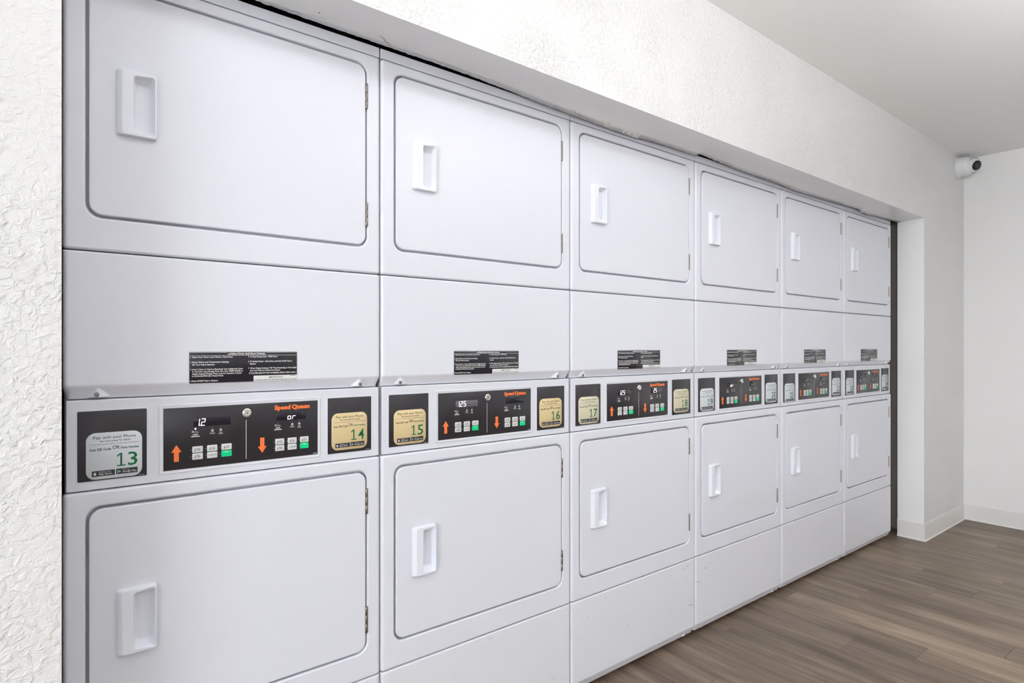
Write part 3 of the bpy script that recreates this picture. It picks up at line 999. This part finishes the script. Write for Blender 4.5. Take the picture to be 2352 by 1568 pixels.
        part('grey_lettering', 'sy%d' % k, lambda: print_mesh('grey_lettering', sgrey, ys - 0.0002), 'grey', st)
        for q, bd in enumerate(badges):
            part('store_badge', 'bd%d%d' % (k, q), lambda: print_mesh('store_badge', [poly(rr(*bd, 0.0006, 3))], ys - 0.0002), 'ink', st)
        part('badge_lettering', 'bt%d' % k, lambda: print_mesh('badge_lettering', wt, ys - 0.0004), 'white', st)
        for cn, tr in tri.items():
            part('play_mark', 'tr%d%s' % (k, cn), lambda: print_mesh('play_mark', [tr], ys - 0.0004), 'play_' + cn, st)
        me = print_mesh('number', numerals(str(13 + idx), sx + SW * .53, sx + SW * .925, sz + SH * .245, SH * .285), ys - 0.0002)
        make('number', me, 'green', st)
    return root

for i in range(6):
    build_dryer(i)

# ------------------------------------------------------------------ turret security camera high on the wall by the corner
CX, CZ = 4.796, 2.382
t = thing('security_camera', 'white turret security camera with black lens mounted high near the corner', 'camera', (CX, WALL_Y, CZ))
t.scale = (1.18, 1.18, 1.18)
make('mount', lathe('mount', [(0.058, 0), (0.060, 0.002), (0.060, 0.006), (0.056, 0.008), (0.056, 0.036), (0.054, 0.040), (0.046, 0.042)], (0, -1, 0), 36), 'cam_white', t, smooth=True)
make('collar', lathe('collar', [(0.053, 0.040), (0.053, 0.046), (0.049, 0.056), (0.040, 0.066), (0.020, 0.070), (0, 0.070)], (0, -1, 0), 36, cap=False), 'cam_white', t, smooth=True)
look = Vector((-0.52, -0.80, -0.30)).normalized()
ball = Vector((0.0, -0.066, 0.0))
prof = []
R = 0.041
for k in range(13):
    a = math.radians(-90 + (90 + 42) * k / 12)
    prof.append((max(R * math.cos(a), 0.0), R * math.sin(a)))
prof += [(0.0285, R * math.sin(math.radians(42)) + 0.004), (0.0270, R * math.sin(math.radians(42)) + 0.0045)]
eye = make('eyeball', lathe('eyeball', prof, look, 32, cap=True), 'cam_white', t, ball, smooth=True)
make('gap_ring', lathe('gap_ring', [(0.0400, 0.008), (0.0418, 0.0085), (0.0418, 0.0100), (0.0395, 0.0105)], look, 32, cap=False), 'led', eye)  # dark ring stands in for the shaded gap round the eyeball
fz = R * math.sin(math.radians(42)) + 0.0046
make('lens_cover', lathe('lens_cover', [(0.0265, fz - 0.002), (0.0265, fz + 0.0006), (0.0255, fz + 0.0014), (0, fz + 0.0014)], look, 32, cap=False), 'cam_black', eye)
make('lens', lathe('lens', [(0.013, fz + 0.001), (0.013, fz + 0.0026), (0.010, fz + 0.0034), (0, fz + 0.0036)], look, 24, cap=False), 'cam_lens', eye)

# ------------------------------------------------------------------ ceiling lights (out of the picture, above and behind the camera)
def fixture(x, y, ln, mat, label, drop=0.14):
    t = thing('ceiling_light', label, 'light', (x, y, CEIL - 0.001), 'hanging tube lights')
    h = ln / 2
    make('spine', box('spine', -h, h, -0.03, 0.03, -drop + 0.028, -drop + 0.05), 'fixture', t)
    for sx in (-h * 0.7, h * 0.7):
        rod = make('rod', lathe('rod', [(0.006, -drop + 0.05), (0.006, -0.012), (0.035, -0.010), (0.035, 0.0)], (0, 0, 1), 14), 'fixture', t, (sx, 0, 0))
    bm = bmesh.new()
    rows = []
    for s_ in (-h, h):
        rows.append([bm.verts.new((s_, 0.085 * math.cos(2 * math.pi * k / 20), -drop + 0.032 * math.sin(2 * math.pi * k / 20))) for k in range(20)])
    for k in range(20):
        j = (k + 1) % 20
        bm.faces.new((rows[0][k], rows[0][j], rows[1][j], rows[1][k]))
    bm.faces.new(rows[0]); bm.faces.new(rows[1])
    make('diffuser', from_bm(bm, 'diffuser', 1.0), mat, t)
    return t
fixture(0.50, -0.74, 0.92, 'diffuser_main', 'lit hanging tube light above the first dryer')
fixture(1.56, -0.74, 0.92, 'diffuser_next', 'lit hanging tube light above the second and third dryers')

# uplighter added out of view to brighten the ceiling
t = thing('fill_uplighter', 'added white uplighter with an open bowl, unseen fill for the ceiling', 'lamp', (2.30, -2.30, 0))
make('base', lathe('base', [(0.15, 0.0), (0.15, 0.015), (0.13, 0.025), (0.02, 0.032)], (0, 0, 1), 28), 'fixture', t, smooth=True)
make('pole', lathe('pole', [(0.014, 0.028), (0.014, 1.60)], (0, 0, 1), 16), 'fixture', t)
make('bowl', lathe('bowl', [(0.03, 1.58), (0.12, 1.61), (0.19, 1.67), (0.215, 1.73), (0.210, 1.73), (0.185, 1.675), (0.12, 1.62), (0.0, 1.60)], (0, 0, 1), 32, cap=False), 'fixture', t, smooth=True)
make('fill_disc', lathe('fill_disc', [(0.17, 1.672), (0.17, 1.680), (0.0, 1.684)], (0, 0, 1), 28), 'uplight_fill', t)
